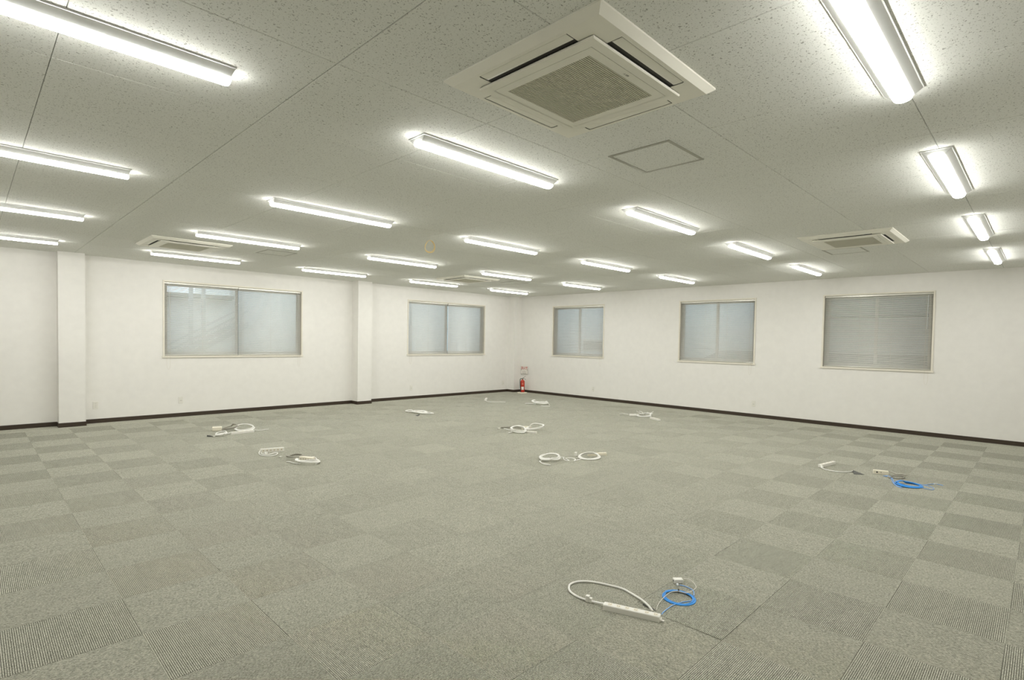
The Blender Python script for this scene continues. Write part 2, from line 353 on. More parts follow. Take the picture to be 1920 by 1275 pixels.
def blind(a0, a1, axis, cord_at, label, wand=True):
    """a venetian blind from a0 to a1 along the wall, hung inside the reveal; cord_at = 0/1 end with the pull cord"""
    xf = xb if axis == 'x' else xr
    c = (a0+a1)/2; L = a1-a0; t0 = .030
    base = xf(c, t0, WZ0)
    e = empty('venetian_blind', base, label=label, cat='blind', group='venetian blinds in the windows')
    loc = (lambda a, d, z: (a-c, d-t0, z-WZ0)) if axis == 'x' else (lambda a, d, z: (d-t0, a-c, z-WZ0))
    zt = WZ1-.028
    bevel(MB().box(a0, a1, .014, .046, zt-.030, zt, loc).build('headrail', M['rail'], e), .004, 2)
    zb = WZ0+.026
    bevel(MB().box(a0+.002, a1-.002, .018, .042, zb, zb+.014, loc).build('bottom_rail', M['rail'], e), .003, 2)
    sm = slat_mesh(L-.006, axis); z = zb+.014+.012; k = 0
    while z < zt-.036:
        o = add('slat', sm, e, (0, 0, z-WZ0)); o.rotation_euler.x = 0
        z += SL_P; k += 1
    nl = 3 if L < 1.4 else 4
    for q in range(nl):
        a = a0+.09+(L-.18)*q/(nl-1); b = MB()
        for d in (.0195, .0405): b.box(a-.0006, a+.0006, d-.0006, d+.0006, zb, zt-.03, loc)
        b.build('ladder_cord', M['cord'], e)
    s = 1 if cord_at else -1; ce_ = a1-.075 if cord_at else a0+.075
    pts = [(ce_, .012, zt-.02), (ce_, -.016, zt-.12), (ce_, -.026, WZ0+.02), (ce_-.004*s, -.027, WZ0-.14), (ce_+.022*s, -.027, WZ0-.215), (ce_+.050*s, -.027, WZ0-.14), (ce_+.048*s, -.026, WZ0+.02), (ce_+.046*s, -.016, zt-.12), (ce_+.044*s, .012, zt-.02)]
    MB().tube([loc(*p) for p in spline(pts, 5)], .0013, 5).build('pull_cord', M['cord'], e)
    wa = ce_+.012*s
    MB().tube([loc(wa, .010, zt-.03), loc(wa, .004, zt-.06), loc(wa-.008*s, .004, zt-.60)], .0034, 6).build('tilt_wand', M['wand'], e, True)
    return e
for n, (a0, a1), lb in ((1, WINS_BACK[0], 'wide sliding window nearest the far pillar, cream casing, two blinds'), (2, WINS_BACK[1], 'wide sliding window nearest the fire extinguisher, cream casing, two blinds')):
    window(n, a0, a1, xb, lb)
for n, (a0, a1), lb in ((3, WINS_RIGHT[0], 'square sliding window beside the fire extinguisher, one blind'), (4, WINS_RIGHT[1], 'middle sliding window of the three-window wall, one blind'), (5, WINS_RIGHT[2], 'sliding window of the three-window wall farthest from the extinguisher, one blind')):
    window(n, a0, a1, xr, lb)
cw = .030
for (a0, a1), m_, l0, l1, gap in ((WINS_BACK[0], 3.650, 'half-open grey blind on the pillar side of the widest window, stair behind it', 'grey blind on the inner half of the widest window, beside the middle pillar', .002),
                        (WINS_BACK[1], 8.692, 'grey blind on the middle-pillar half of the second wide window', 'grey blind on the extinguisher half of the second wide window', .012)):
    blind(a0+cw, m_-gap, 'x', 0, l0); blind(m_+gap, a1-cw, 'x', 1, l1)
for (a0, a1), lb in zip(WINS_RIGHT, ('grey venetian blind in the smallest-looking window beside the fire extinguisher', 'grey venetian blind in the middle window of the three-window wall', 'grey venetian blind in the single-blind window farthest from the extinguisher')):
    blind(a0+cw, a1-cw, 'y', 0, lb)

# ------------------------------------------------------------------ ceiling lights
LX, LW = 1.25, .162
def make_light():
    e = empty('ceiling_light')
    b = MB(); hx, hw = LX/2, LW/2
    R = lambda x, w_, z: [(-x, -w_, z), (x, -w_, z), (x, w_, z), (-x, w_, z)]
    b.loft([R(hx, hw, 0), R(hx, hw, -.007), R(hx-.004, hw-.005, -.008), R(hx-.012, .046, -.034), R(hx-.012, .041, -.037)][::-1])
    b.build('housing', M['lamp_body'], e)
    b = MB(); rings = []; n = 9
    for x, s in ((-.617, .86), (-.612, .96), (-.600, 1), (.600, 1), (.612, .96), (.617, .86)):
        rg = [(x, -.039*s, -.0375)]
        for k in range(n):
            a = math.pi*k/(n-1); rg.append((x, -.039*s*math.cos(a), -.041-.020*s*math.sin(a)))
        rg.append((x, .039*s, -.0375)); rings.append(rg)
    b.loft(rings); b.build('light_bar', M['lamp'], e, True)
    return e
first = make_light()
ordn = ['first', 'second', 'third', 'fourth', 'fifth']
rows = [.537, 2.779, 5.020, 7.262, 9.505]; cols = [1.944+2.303*k for k in range(-1, 4)]
adj = {(2, 1): .055}
firstdone = False
for j in range(5):
    for i in range(5):
        if i == 0 and j == 0: continue
        o = first if not firstdone else copy_tree(first); firstdone = True
        o.location = (cols[i]+LX/2+adj.get((i, j), 0), rows[j], CEIL)
        tag(o, 'lit LED batten, %s row from the two-window wall, %s from the three-window wall' % (ordn[4-j], ordn[4-i]), 'ceiling light', 'LED battens in rows on the ceiling')

# ------------------------------------------------------------------ ceiling cassette air conditioners
def make_ac():
    e = empty('air_conditioner'); ox, oy, bx, by = .472, .455, .439, .424; z1, z2, z3 = -.008, -.030, -.044
    R = lambda x, y, z: [(-x, -y, z), (x, -y, z), (x, y, z), (-x, y, z)]
    b = MB(); b.loft([R(ox, oy, 0), R(ox, oy, z1), R(bx, by, z2)], cap=False)
    # underside in strips that leave the four air slots open
    px, py, L_ = .30, .30, .257; sx0, sx1, sy0, sy1 = .345, .420, .330, .403
    def dn(x0, x1, y0, y1): b.face([(x0, y0, z2), (x0, y1, z2), (x1, y1, z2), (x1, y0, z2)])
    for s in (-1, 1):
        for xa, xb_ in ((-bx, -L_), (L_, bx)):
            y = sorted((s*sy0, s*by)); dn(xa, xb_, y[0], y[1])
        y = sorted((s*sy1, s*by)); dn(-L_, L_, y[0], y[1])
        x = sorted((s*sx1, s*bx)); dn(x[0], x[1], -L_, L_)
        for ya, yb in ((-sy0, -L_), (L_, sy0)):
            x = sorted((s*sx0, s*bx)); dn(x[0], x[1], ya, yb)
    b.build('panel_frame', M['ac'], e)
    for ax, s in (('y', -1), ('y', 1), ('x', -1), ('x', 1)):
        q0, q1 = (sy0, sy1) if ax == 'y' else (sx0, sx1)
        P = (lambda u, v, z: (u, s*v, z)) if ax == 'y' else (lambda u, v, z: (s*v, u, z))
        b = MB(); b.box(-L_, L_, q0, q1, z2+.0025, -.0018, P)
        b.build('air_outlet', M['ac_dark'], e)
        b = MB(); rings = []
        for u in (-L_+.006, L_-.006):
            rings.append([P(u, q1-.003, z2+.0012), P(u, q1-.016, z2+.0004), P(u, q0+.034, z2+.0004), P(u, q0+.022, z2+.0022), P(u, q0+.022, z2+.0032), P(u, q1-.003, z2+.0025)])
        b.loft(rings).build('louvre', M['ac'], e)
    b = MB(); b.loft([R(.348, .333, z2-.0035), R(.348, .333, z3+.003), R(.345, .330, z3)], cap=False)
    b.face(R(.348, .333, z2-.0035))
    gx, gy, dx, dy = .250, .240, .297, .285; gr = .002
    for (x0, x1, y0, y1) in ((-.345, .345, -.330, -dy-gr), (-.345, .345, dy+gr, .330), (-.345, -dx-gr, -dy-gr, dy+gr), (dx+gr, .345, -dy-gr, dy+gr)):
        b.face([(x0, y0, z3), (x0, y1, z3), (x1, y1, z3), (x1, y0, z3)])
    b.build('intake_panel', M['ac'], e)
    b = MB()
    for (x0, x1, y0, y1) in ((-dx, dx, -dy, -gy), (-dx, dx, gy, dy), (-dx, -gx, -gy, gy), (gx, dx, -gy, gy)): b.box(x0, x1, y0, y1, z3+.0003, z3+.010)
    b.build('intake_door', M['ac'], e)
    MB().box(-gx, gx, -gy, gy, z3+.011, z3+.0125).build('filter', M['filt'], e)
    n = 45; p = 2*gy/n; bar = MB().box(-gx, gx, -p*.225, p*.225, z3+.0006, z3+.010).mesh('grille_bar', M['grille'])
    for k in range(n): add('grille_bar', bar, e, (0, -gy+(k+.5)*p, 0))
    # small printed maker's mark on the intake door
    b = MB(); zz = z3-.0002
    def flat(p): b.face([(x, y, zz) for x, y in p])
    X, Y = -.020, -.262
    flat([(X-.006, Y+.0055), (X-.001, Y-.001), (X+.001, Y-.001), (X-.0035, Y+.0055)]); flat([(X+.006, Y+.0055), (X+.001, Y-.001), (X-.001, Y-.001), (X+.0035, Y+.0055)]); flat([(X-.001, Y-.0055), (X-.001, Y), (X+.001, Y), (X+.001, Y-.0055)])
    for q, wq in ((.010, .0022), (.0145, .0022), (.019, .004), (.026, .004)):
        flat([(X+q, Y-.005), (X+q, Y+.005), (X+q+wq, Y+.005), (X+q+wq, Y-.005)])
    flat([(X+.019, Y-.005), (X+.019, Y-.003), (X+.031, Y-.003), (X+.031, Y-.005)])
    b.build('maker_mark', M['mark'], e)
    return e
ac0 = make_ac(); k = 0
for (x, y), lb in (((2.088, 1.638), 'large ivory cassette air conditioner nearest the camera, maker mark visible'), ((2.115, 8.43), 'ivory cassette air conditioner above the widest window'),
                   ((7.190, 1.635), 'ivory cassette air conditioner above the single-blind windows'), ((7.190, 8.43), 'smallest-looking ivory cassette air conditioner, seen between far battens')):
    o = ac0 if k == 0 else copy_tree(ac0); k += 1
    o.location = (x, y, CEIL); tag(o, lb, 'air conditioner', 'ceiling cassette air conditioners')
def hatch(x0, x1, y0, y1, lb):
    e = empty('access_hatch', ((x0+x1)/2, (y0+y1)/2, CEIL), label=lb, cat='access hatch', group='ceiling access hatches')
    hx, hy = (x1-x0)/2, (y1-y0)/2; b = MB(); w_ = .020
    for (p, q, r, s) in ((-hx, hx, -hy, -hy+w_), (-hx, hx, hy-w_, hy), (-hx, -hx+w_, -hy+w_, hy-w_), (hx-w_, hx, -hy+w_, hy-w_)): b.box(p, q, r, s, -.003, .002)
    b.build('frame', M['hatch'], e)
    MB().box(-hx+w_+.002, hx-w_-.002, -hy+w_+.002, hy-w_-.002, -.0018, .002).build('hatch_board', M['ceil'], e)
hatch(3.018, 3.488, 1.677, 2.123, 'square ceiling hatch with grey frame beside the nearest air conditioner')
hatch(3.040, 3.475, 7.960, 8.405, 'square ceiling hatch above the widest window')
hatch(7.800, 8.255, 1.690, 2.125, 'square ceiling hatch beside the air conditioner over the single-blind windows')
hatch(8.060, 8.500, 7.950, 8.390, 'square ceiling hatch beside the smallest-looking air conditioner')
# yellow cable loop hanging from the ceiling
e = empty('hanging_cable', (3.80, 5.14, CEIL), label='small yellow cable loop hanging on a thin wire from the ceiling', cat='cable')
MB().tube([(0, 0, 0), (.001, -.001, -.05), (-.001, 0, -.10)], .0022, 6).build('wire', M['thin_cable'], e)
b = MB()
for q in range(3):
    pts = []
    for t in range(28):
        a = 2*math.pi*t/28; rr = 1+.05*q
        u = .052*rr*math.sin(a)*(1-.22*math.cos(a)); v = -.158-.002*q+.066*rr*math.cos(a)
        pts.append((u*.71+.004*q, -u*.70+.003*math.sin(3*a+q), v))
    b.tube(pts, .0030, 6, True)
b.build('loop', M['yellow'], e, True)

# ------------------------------------------------------------------ wall outlets
def outlet(a, z, xf, style, lb, wd=.070, ht=.122):
    e = empty('wall_outlet', xf(a, 0, z), label=lb, cat='wall outlet', group='white wall outlets above the skirting')
    b0 = xf(a, 0, z); loc = lambda p, t, q: tuple(c-d for c, d in zip(xf(a+p, t, z+q), b0))
    bevel(MB().box(-wd/2, wd/2, -.007, .001, -ht/2, ht/2, loc).build('cover_plate', M['white'], e), .003, 2)
    b = MB()
    if style == 3: cells = [(-.018, .018, q, q+.024) for q in (-.040, -.012, .016)]
    else: cells = [(-.016, -.001, -.044, .044), (.001, .016, -.044, .044)]
    for c in cells: b.box(c[0], c[1], -.0088, -.006, c[2], c[3], loc)
    s = b.build('insert', M['white'], e)
    b = MB()
    for c in cells:
        m_ = (c[2]+c[3])/2; m2 = (c[0]+c[1])/2
        if style == 3:
            for u in (-.006, .005): b.box(u, u+.0018, -.0091, -.0086, m_-.004, m_+.004, loc)
        else: b.box(m2-.003, m2+.003, -.0091, -.0086, -.012, -.004, loc)
    b.build('slots', M['dark'], s)
outlet(1.473, .290, xb, 3, 'white three-way wall outlet beside the far pillar')
outlet(2.686, .295, xb, 2, 'white wall outlet under the widest window')
outlet(6.470, .245, xb, 3, 'white wall outlet right against the middle pillar')
outlet(7.585, .268, xb, 2, 'white wall outlet under the second wide window')
outlet(10.690, .252, xb, 2, 'faint white wall outlet beside the corner pillar')
outlet(8.143, .262, xr, 2, 'white wall outlet under the window beside the extinguisher')
outlet(4.179, .270, xr, 2, 'white wall outlet under the middle single-blind window')

# ------------------------------------------------------------------ fire extinguisher, its stand and sign
ex, ey = 10.895, 10.355
st = tag(MB().lathe([(.135, 0), (.140, .005), (.138, .020), (.085, .024), (.080, .026), (0, .026)], n=28).build('extinguisher_stand', M['cream'], None, True, (ex, ey, 0)), 'cream round floor stand under the red fire extinguisher', 'stand')
e = empty('fire_extinguisher', (ex, ey, .026), math.radians(-135), label='red fire extinguisher on a cream stand in the room corner', cat='fire extinguisher')
MB().lathe([(0, 0), (.055, 0), (.060, .006), (.060, .285), (.056, .310), (.040, .332), (.022, .342), (.020, .352), (0, .352)], n=24).build('cylinder', M['red'], e, True)
MB().lathe([(0, .350), (.019, .350), (.019, .372), (.012, .376), (.012, .392), (0, .392)], n=14).build('valve', M['steel'], e, True)
b = MB(); MBh = spline([(0, -.012, .388), (0, .025, .400), (0, .060, .432), (0, .085, .436)], 4); b.tube(MBh, .007, 6).build('lever', M['steel'], e, True)
MB().tube(spline([(0, -.010, .380), (0, .030, .378), (0, .065, .366), (0, .088, .348)], 4), .007, 6).build('carry_handle', M['steel'], e, True)
MB().tube(spline([(.004, -.012, .372), (.020, -.050, .378), (.034, -.070, .330), (.040, -.066, .22), (.046, -.058, .12), (.050, -.050, .06)], 5), .0085, 8).build('hose', M['black'], e, True)
MB().lathe([(0, 0), (.012, 0), (.009, .06), (0, .06)], (.050, -.050, .01), n=10).build('nozzle', M['black'], e, True)
def sticker(a0, a1, z0, z1, name, m_, r=.0606):
    b = MB(); n = 6
    for k in range(n):
        p, q = a0+(a1-a0)*k/n, a0+(a1-a0)*(k+1)/n
        b.face([(r*math.cos(p), r*math.sin(p), z0), (r*math.cos(q), r*math.sin(q), z0), (r*math.cos(q), r*math.sin(q), z1), (r*math.cos(p), r*math.sin(p), z1)])
    b.build(name, m_, e)
sticker(math.radians(-35), math.radians(38), .070, .155, 'instruction_label', M['paper'])
sticker(math.radians(-20), math.radians(20), .205, .262, 'upper_label', mat('pale_red_label', (.66, .20, .14), .5))
sy0, sy1, sz0, sz1 = 10.385, 10.645, .520, .742
e = empty('extinguisher_sign', (WID, (sy0+sy1)/2, (sz0+sz1)/2), label='white sign with red characters above the fire extinguisher', cat='sign')
hy, hz = (sy1-sy0)/2, (sz1-sz0)/2
MB().box(-.036, -.030, -hy, hy, -hz, hz).build('plate', M['paper'], e)
MB().box(-.030, 0, -hy*.3, hy*.3, -hz*.3, hz*.3).build('bracket', M['paper'], e)
def text(body, size, y, z, m_, name):
    cu = bpy.data.curves.new(name, 'FONT'); cu.body = body; cu.size = size; cu.align_x = 'CENTER'; cu.align_y = 'CENTER'; cu.offset = size*.016
    o = bpy.data.objects.new(name, cu); COL.objects.link(o); bpy.context.view_layer.update()
    me = bpy.data.meshes.new_from_object(o.evaluated_get(bpy.context.evaluated_depsgraph_get())); bpy.data.objects.remove(o)
    me.materials.clear(); me.materials.append(m_)
    q = add(name, me, e, (-.0364, y, z)); q.rotation_euler = (math.pi/2, 0, -math.pi/2); return q
text('消火器', .086, 0, .045, M['signred'], 'red_characters')
b = MB()
for y in (hy-.018, -hy+.018): b.box(-.0365, -.0358, y-.009, y+.009, -.005, .013)
b.build('corner_dots', M['black'], e)
b = MB()
b.box(-.0365, -.0358, -.004, .004, -.072, -.030); b.box(-.0365, -.0358, -.013, .004, -.036, -.030)
for y in (-.055, .050): b.box(-.0365, -.0358, y-.012, y+.012, -.056, -.050); b.box(-.0365, -.0358, y-.003, y+.003, -.066, -.044)
b.build('pictograms', M['mark'], e)
MB().box(-.0365, -.0358, -.075, .075, -.098, -.090).build('footnote_line', M['mark'], e)

# ------------------------------------------------------------------ power strips and cables on the carpet
def cable(name, pts, r, m_, parent=None, z=None, sub=6, n=8, zs=None):
    P = []
    for k, p in enumerate(pts):
        h = (zs[k] if zs else 0)+r+.0006
        P.append((p[0], p[1], p[2] if len(p) > 2 else h))
    if parent:
        o = parent.location; P = [(p[0]-o.x, p[1]-o.y, p[2]-o.z) for p in P]
    return MB().tube(spline(P, sub), r, n).build(name, m_, parent, True)
def coil_mb(c, rx, ry, ang, loops, r, seed=1, stack=.6, spread=.06, b=None, z0=0, lift=0, away=(.7, .7)):
    rnd = random.Random(seed); b = b or MB(); pts = []; ph = rnd.uniform(0, 6)
    for k in range(loops*22+1):
        t = k/22; a = 2*math.pi*t+ph; l = int(t)
        jit = 1+spread*math.sin(l*2.4+a*.5+seed); jz = (math.sin(l*1.7+a*.7+seed)*.5+.5)*stack*r*min(loops, 5)
        x, y = rx*jit*math.cos(a)+spread*.25*rx*math.sin(l*3.1+seed), ry*jit*math.sin(a)+spread*.25*ry*math.cos(l*2.2+seed)
        X, Y = x*math.cos(ang)-y*math.sin(ang), x*math.sin(ang)+y*math.cos(ang); rr = math.hypot(X, Y)+1e-6
        pts.append((c[0]+X, c[1]+Y, z0+r+.0006+jz+lift*max(0, .5+.5*(X*away[0]+Y*away[1])/rr-.15)))
    return b.tube(pts, r, 6)
def coil(name, c, rx, ry, ang, loops, r, m_, label, cat, seed=1, group=None, tails=(), tie=None, stack=.6, spread=.06, lift=None):
    if m_ is M['white_cable']: loops += 2; stack = max(stack, 1.3); spread = max(spread, .09)
    lift = (.045 if m_ is M['white_cable'] else 0) if lift is None else lift; q_ = math.hypot(*c[:2]); away = (c[0]/q_, c[1]/q_)
    e = empty(name, (c[0], c[1], 0), label=label, cat=cat, group=group)
    coil_mb((0, 0), rx, ry, ang, loops, r, seed, stack, spread, lift=lift, away=away).build('coil', m_, e, True)
    for t in tails: cable('loose_end', t, r, m_, e)
    if tie is not None:
        a = tie; x, y = rx*math.cos(a), ry*math.sin(a); X, Y = x*math.cos(ang)-y*math.sin(ang), x*math.sin(ang)+y*math.cos(ang)
        d = Vector((X, Y)).normalized(); MB().tube([(X-d.x*.014, Y-d.y*.014, r*3), (X, Y, r*6.2), (X+d.x*.014, Y+d.y*.014, r*3)], r*1.15, 6).build('cable_tie', M['dark'] if m_ is M['blue'] else M['white'], e, True)
    return e
def coil_part(e, c, rx, ry, ang, loops, r, m_, seed=1, tails=(), stack=1.3, spread=.09, lift=.012):
    q_ = math.hypot(*c[:2]); o = e.location
    coil_mb((c[0]-o.x, c[1]-o.y), rx, ry, ang, loops, r, seed, stack, spread, lift=lift, away=(c[0]/q_, c[1]/q_)).build('cord_coil', m_, e, True)
    for t in tails: cable('cord_tail', t, r, m_, e)
def power_strip(p0, p1, label, w_=.040, h=.030, ns=4, side=1, face='top', m_='white', socket_detail=False, cord=None, cord_r=.005, cord_mat='white_cable', group='power strips lying on the carpet'):
    """p0 -> p1 is one lower long edge on the carpet; the body lies to the left (side=1) or right of it"""
    a, b_ = Vector(p0).to_2d(), Vector(p1).to_2d(); d = (b_-a); L_ = d.length; d.normalize(); nrm = Vector((-d.y, d.x))*side
    c = (a+b_)/2+nrm*w_/2
    e = empty('power_strip', (c.x, c.y, 0), label=label, cat='power strip', group=group)
    P = lambda u, v, z: (d.x*u+nrm.x*v, d.y*u+nrm.y*v, z+.0008)
    hw, hl = w_/2, L_/2; ch = .0035; rings = []
    for u, s in ((-hl, .92), (-hl+.003, 1), (hl-.003, 1), (hl, .92)):
        y, zt = hw*s, h*(1-(1-s)*.6)
        rings.append([P(u, -y, 0), P(u, y, 0), P(u, y, zt-ch), P(u, y-ch, zt), P(u, -y+ch, zt), P(u, -y, zt-ch)])
    if side < 0: rings = rings[::-1]
    MB().loft(rings).build('body', M[m_], e)
    for k in range(ns):
        u = -hl+L_*(k+.75)/(ns+.5); 
        if socket_detail and k >= ns-2: u += .012
        if face == 'top':
            if socket_detail:
                sk = MB()
                ring = lambda rr, z: [P(u+rr*math.cos(t*math.pi/8), rr*math.sin(t*math.pi/8), z) for t in range(16)]
                sk.loft([ring(.0135, h-.0005), ring(.0135, h+.0006), ring(.0125, h+.0010), ring(.0105, h+.0004)]); so = sk.build('socket', M['cream'], e)
            else: so = MB().box(u-.013, u+.013, -.012, .012, h-.001, h+.0008, P).build('socket', M['cream'], e)
            s_ = MB()
            for q in (-.0062, .0045): s_.box(u+q, u+q+.0018, -.0038, .0038, h+.0004, h+.0012, P)
            if socket_detail:
                ar = [(u-.0005+.0042*math.cos(t), -.0066+.0030*math.sin(t)) for t in [math.pi*q/6 for q in range(7)]]
                for i in range(6): s_.face([P(ar[i][0], ar[i][1], h+.0012), P(ar[i+1][0], ar[i+1][1], h+.0012), P(ar[i+1][0]*.8+u*.2, ar[i+1][1]-.001, h+.0012), P(ar[i][0]*.8+u*.2, ar[i][1]-.001, h+.0012)])
            s_.build('slots', M['mark'] if socket_detail else M['dark'], so)
        else:
            f_ = -hw-.0006
            so = MB().box(u-.011, u+.011, f_, f_+.002, h*.2, h*.85, P).build('socket', M['cream'], e)
            s_ = MB()
            for q in (-.005, .003): s_.box(u+q, u+q+.0026, f_-.0005, f_+.001, h*.35, h*.68, P)
            s_.build('slots', M['dark'], so)
    return e, P, hl, hw
# --- nearest group
e, P, hl, hw = power_strip((2.429, 1.676), (2.535, 1.393), 'long white six-socket power strip nearest the camera, thick looped cord', .042, .030, 6, 1, 'top', 'white', True)
bevel(MB().box(hl-.001, hl+.007, -.014, .014, 0, .014, P).build('end_step', M['white'], e), .002, 1)
lug = MB(); lug.loft([[P(hl+.014+.008*math.cos(t*math.pi/6), .008*math.sin(t*math.pi/6), z) for t in range(12)] for z in (0, .006)]); lug.build('mounting_lug', M['white'], e)
cable('cord', [(2.465, 1.691, 0.016), (2.457, 1.732, 0.012), (2.448, 1.791), (2.441, 1.849), (2.456, 1.915), (2.488, 1.958), (2.540, 1.986), (2.603, 1.971), (2.657, 1.915), (2.693, 1.824), (2.714, 1.737), (2.696, 1.649), (2.664, 1.571, 0.012), (2.638, 1.512, 0.006), (2.624, 1.477, -0.009)], .0062, M['white_cable'], e, n=10)
cp = (2.448, 1.791); d2 = Vector((cp[0]-e.location.x, cp[1]-e.location.y)); 
tie = MB(); tie.box(-.011, .011, -.012, .012, .0006, .036); bevel(tie.build('cord_clamp', M['white'], e, False, (d2.x, d2.y, 0), math.radians(-72)), .003, 2)
MB().box(-.007, .007, -.009, .009, .003, .026).build('clamp_tab', M['white'], e, False, (d2.x+.004, d2.y-.018, 0), math.radians(-72))
bc = (2.858, 1.453)
e = coil('network_cable', bc, .080, .084, .3, 9, .0030, M['blue'], 'bright blue network cable coil nearest the camera, lying on carpet', 'cable', 3, 'blue network cables', tie=.2, spread=.085, stack=.55)
cable('loose_end', [(2.879, 1.386), (2.830, 1.415), (2.756, 1.434), (2.686, 1.435), (2.632, 1.430), (2.617, 1.428, -0.008)], .0030, M['pale_blue'], e)
cable('loose_end', [(2.931, 1.398, 0.012), (2.985, 1.428, 0.012), (3.021, 1.469), (3.025, 1.509), (3.016, 1.532)], .0030, M['pale_blue'], e)
q = (3.006, 1.540); MB().box(-.011, .011, -.006, .006, .001, .010).build('plug', M['clear'], e, False, (q[0]-bc[0], q[1]-bc[1], 0), .5)
jb = (3.046, 1.558)
e = empty('phone_jack_box', (jb[0], jb[1], 0), math.radians(-42), label='small white phone jack box lying behind the nearest blue coil', cat='jack box')
bevel(MB().box(-.028, .028, -.018, .018, .0006, .026).build('body', M['white'], e), .004, 2)
MB().box(-.0285, -.0270, -.007, .007, .007, .018).build('jack_opening', M['dark'], e)
e = tag(MB().tube(spline([(3.095, 1.546, 0.014), (3.114, 1.519, 0.012), (3.101, 1.482, 0.006), (3.062, 1.449, 0.004), (3.022, 1.440, 0.006), (2.978, 1.435, 0.012), (2.913, 1.441, 0.020), (2.891, 1.480, 0.024), (2.852, 1.499, 0.024), (2.789, 1.505, 0.016), (2.729, 1.501, 0.006), (2.674, 1.486, 0.004), (2.634, 1.467, -0.008)], 6), .0022, 7).build('phone_cable', M['thin_cable'], None, True), 'thin pale phone cable arching over the nearest blue coil', 'cable')
# dark openings where a tile corner has been lifted
def flap(p, q, r_, h, label_name='tile_flap'):
    """a carpet tile corner propped up where cables come out: dark underside visible"""
    a, b_, c = Vector((*p, 0)), Vector((*q, 0)), Vector((*r_, 0)); up = Vector((0, 0, h))
    m = MB(); m.loft([[a+Vector((0, 0, .0012)), b_+Vector((0, 0, .0012)), c+Vector((0, 0, .0012))], [a+Vector((0, 0, .003)), b_+up, c+Vector((0, 0, .003))]])
    m.build(label_name, M['slab'], fl)
flap((2.629, 1.464), (2.637, 1.554), (2.674, 1.553), .010)
flap((7.186, 1.438), (7.247, 1.568), (7.120, 1.529), .024)
flap((2.492, 8.443), (2.425, 8.526), (2.492, 8.612), .025)
flap((5.978, 8.391), (6.093, 8.484), (6.009, 8.503), .02)
# --- group by the window wall
e, P, hl, hw = power_strip((7.202, 1.885), (7.555, 1.819), 'white power strip pointing away, alone beside a lifted dark tile corner', .040, .034, 4, 1)
cable('cord', [(7.234, 1.893, 0.018), (7.145, 1.864, 0.012), (7.103, 1.813), (7.086, 1.742), (7.099, 1.663), (7.172, 1.599), (7.251, 1.563, 0.012)], .0065, M['white_cable'], e)
s_ = (7.192, 1.876); MB().lathe([(0, 0), (.016, 0), (.018, .012), (.014, .026), (0, .028)], n=12).build('plug_end', M['white'], e, True, (s_[0]-e.location.x, s_[1]-e.location.y, 0))
e, P, hl, hw = power_strip((7.342, 1.384), (7.388, 1.246), 'cream power strip with one dark hole and grey cord, beside the far blue coil', .040, .042, 1, 1, 'front', 'cream')
MB().box(-hl*.52-.008, -hl*.52+.008, -hw-.0012, -hw+.001, .014, .028, P).build('hole', M['dark'], e)
cable('cord', [(7.481, 1.262, 0.024), (7.467, 1.209, 0.016), (7.422, 1.151, 0.008), (7.369, 1.103), (7.300, 1.102), (7.243, 1.152), (7.336, 1.227)], .0055, M['grey_cable'], e)
coil_part(e, (7.312, 1.153), .10, .045, math.radians(-38), 4, .005, M['grey_cable'], 5)
fc = (6.992, 0.999)
e = coil('network_cable', fc, .118, .098, math.radians(-32), 9, .0042, M['blue'], 'bright blue network cable coil near the three-window wall, long tails', 'cable', 8, 'blue network cables', tie=2.6, spread=.11, stack=1.2)
cable('loose_end', [(6.846, 1.040), (6.881, 1.092), (7.016, 1.143), (7.201, 1.189), (7.296, 1.230, 0.010), (7.264, 1.274)], .0040, M['pale_blue'], e)
cable('loose_end', [(6.816, 1.026), (6.841, 1.071), (6.975, 1.122), (7.186, 1.172), (7.276, 1.216, 0.010), (7.268, 1.255)], .0040, M['pale_blue'], e)
cable('loose_end', [(6.986, 0.916), (6.963, 0.842), (6.967, 0.798), (7.033, 0.793), (7.110, 0.834), (7.143, 0.887)], .0034, M['pale_blue'], e)
cable('loose_end', [(7.160, 0.958), (7.139, 0.891), (7.203, 0.863), (7.268, 0.826), (7.288, 0.774), (7.272, 0.745)], .0034, M['pale_blue'], e)
q = (7.280, 0.809); MB().box(-.016, .016, -.008, .008, .001, .014).build('plug', M['clear'], e, False, (q[0]-fc[0], q[1]-fc[1], 0), -.75)
# --- group under the widest window, farther
bx_ = (2.696, 8.983)
e = empty('power_adapter', (bx_[0], bx_[1], 0), math.radians(-18), label='blocky cream power adapter with grey coil, nearest the far pillar', cat='adapter')
bevel(MB().box(-.065, .065, -.05, .05, .0008, .058).build('body', M['cream'], e), .008, 2)
b = coil_mb((.175, -.03), .105, .07, 0, 6, .0065, 4, 1.3, .10, lift=.05, away=(.3, .95)); b.build('cord_coil', M['grey_cable'], e, True)
coil('white_cord_coil', (2.605, 8.490), .070, .066, .2, 5, .0065, M['white_cable'], 'white cord coil in front of the cream power adapter', 'cable', 6, 'white cord coils on the carpet', tails=([(2.705, 8.581), (2.768, 8.617), (2.826, 8.612)], [(2.553, 8.533), (2.516, 8.479), (2.493, 8.470)]))
e, P, hl, hw = power_strip((2.742, 8.492), (3.067, 8.493), 'white power strip with white coil behind it, near the cream adapter', .045, .034, 5, 1)
cable('cord', [(3.110, 8.613, 0.016), (3.186, 8.583), (3.268, 8.611), (3.325, 8.610)], .005, M['white_cable'], e)
coil('white_cord_coil', (3.015, 8.754), .13, .085, math.radians(-35), 5, .0065, M['white_cable'], 'white cord coil behind a power strip, under the widest window', 'cable', 9, 'white cord coils on the carpet')
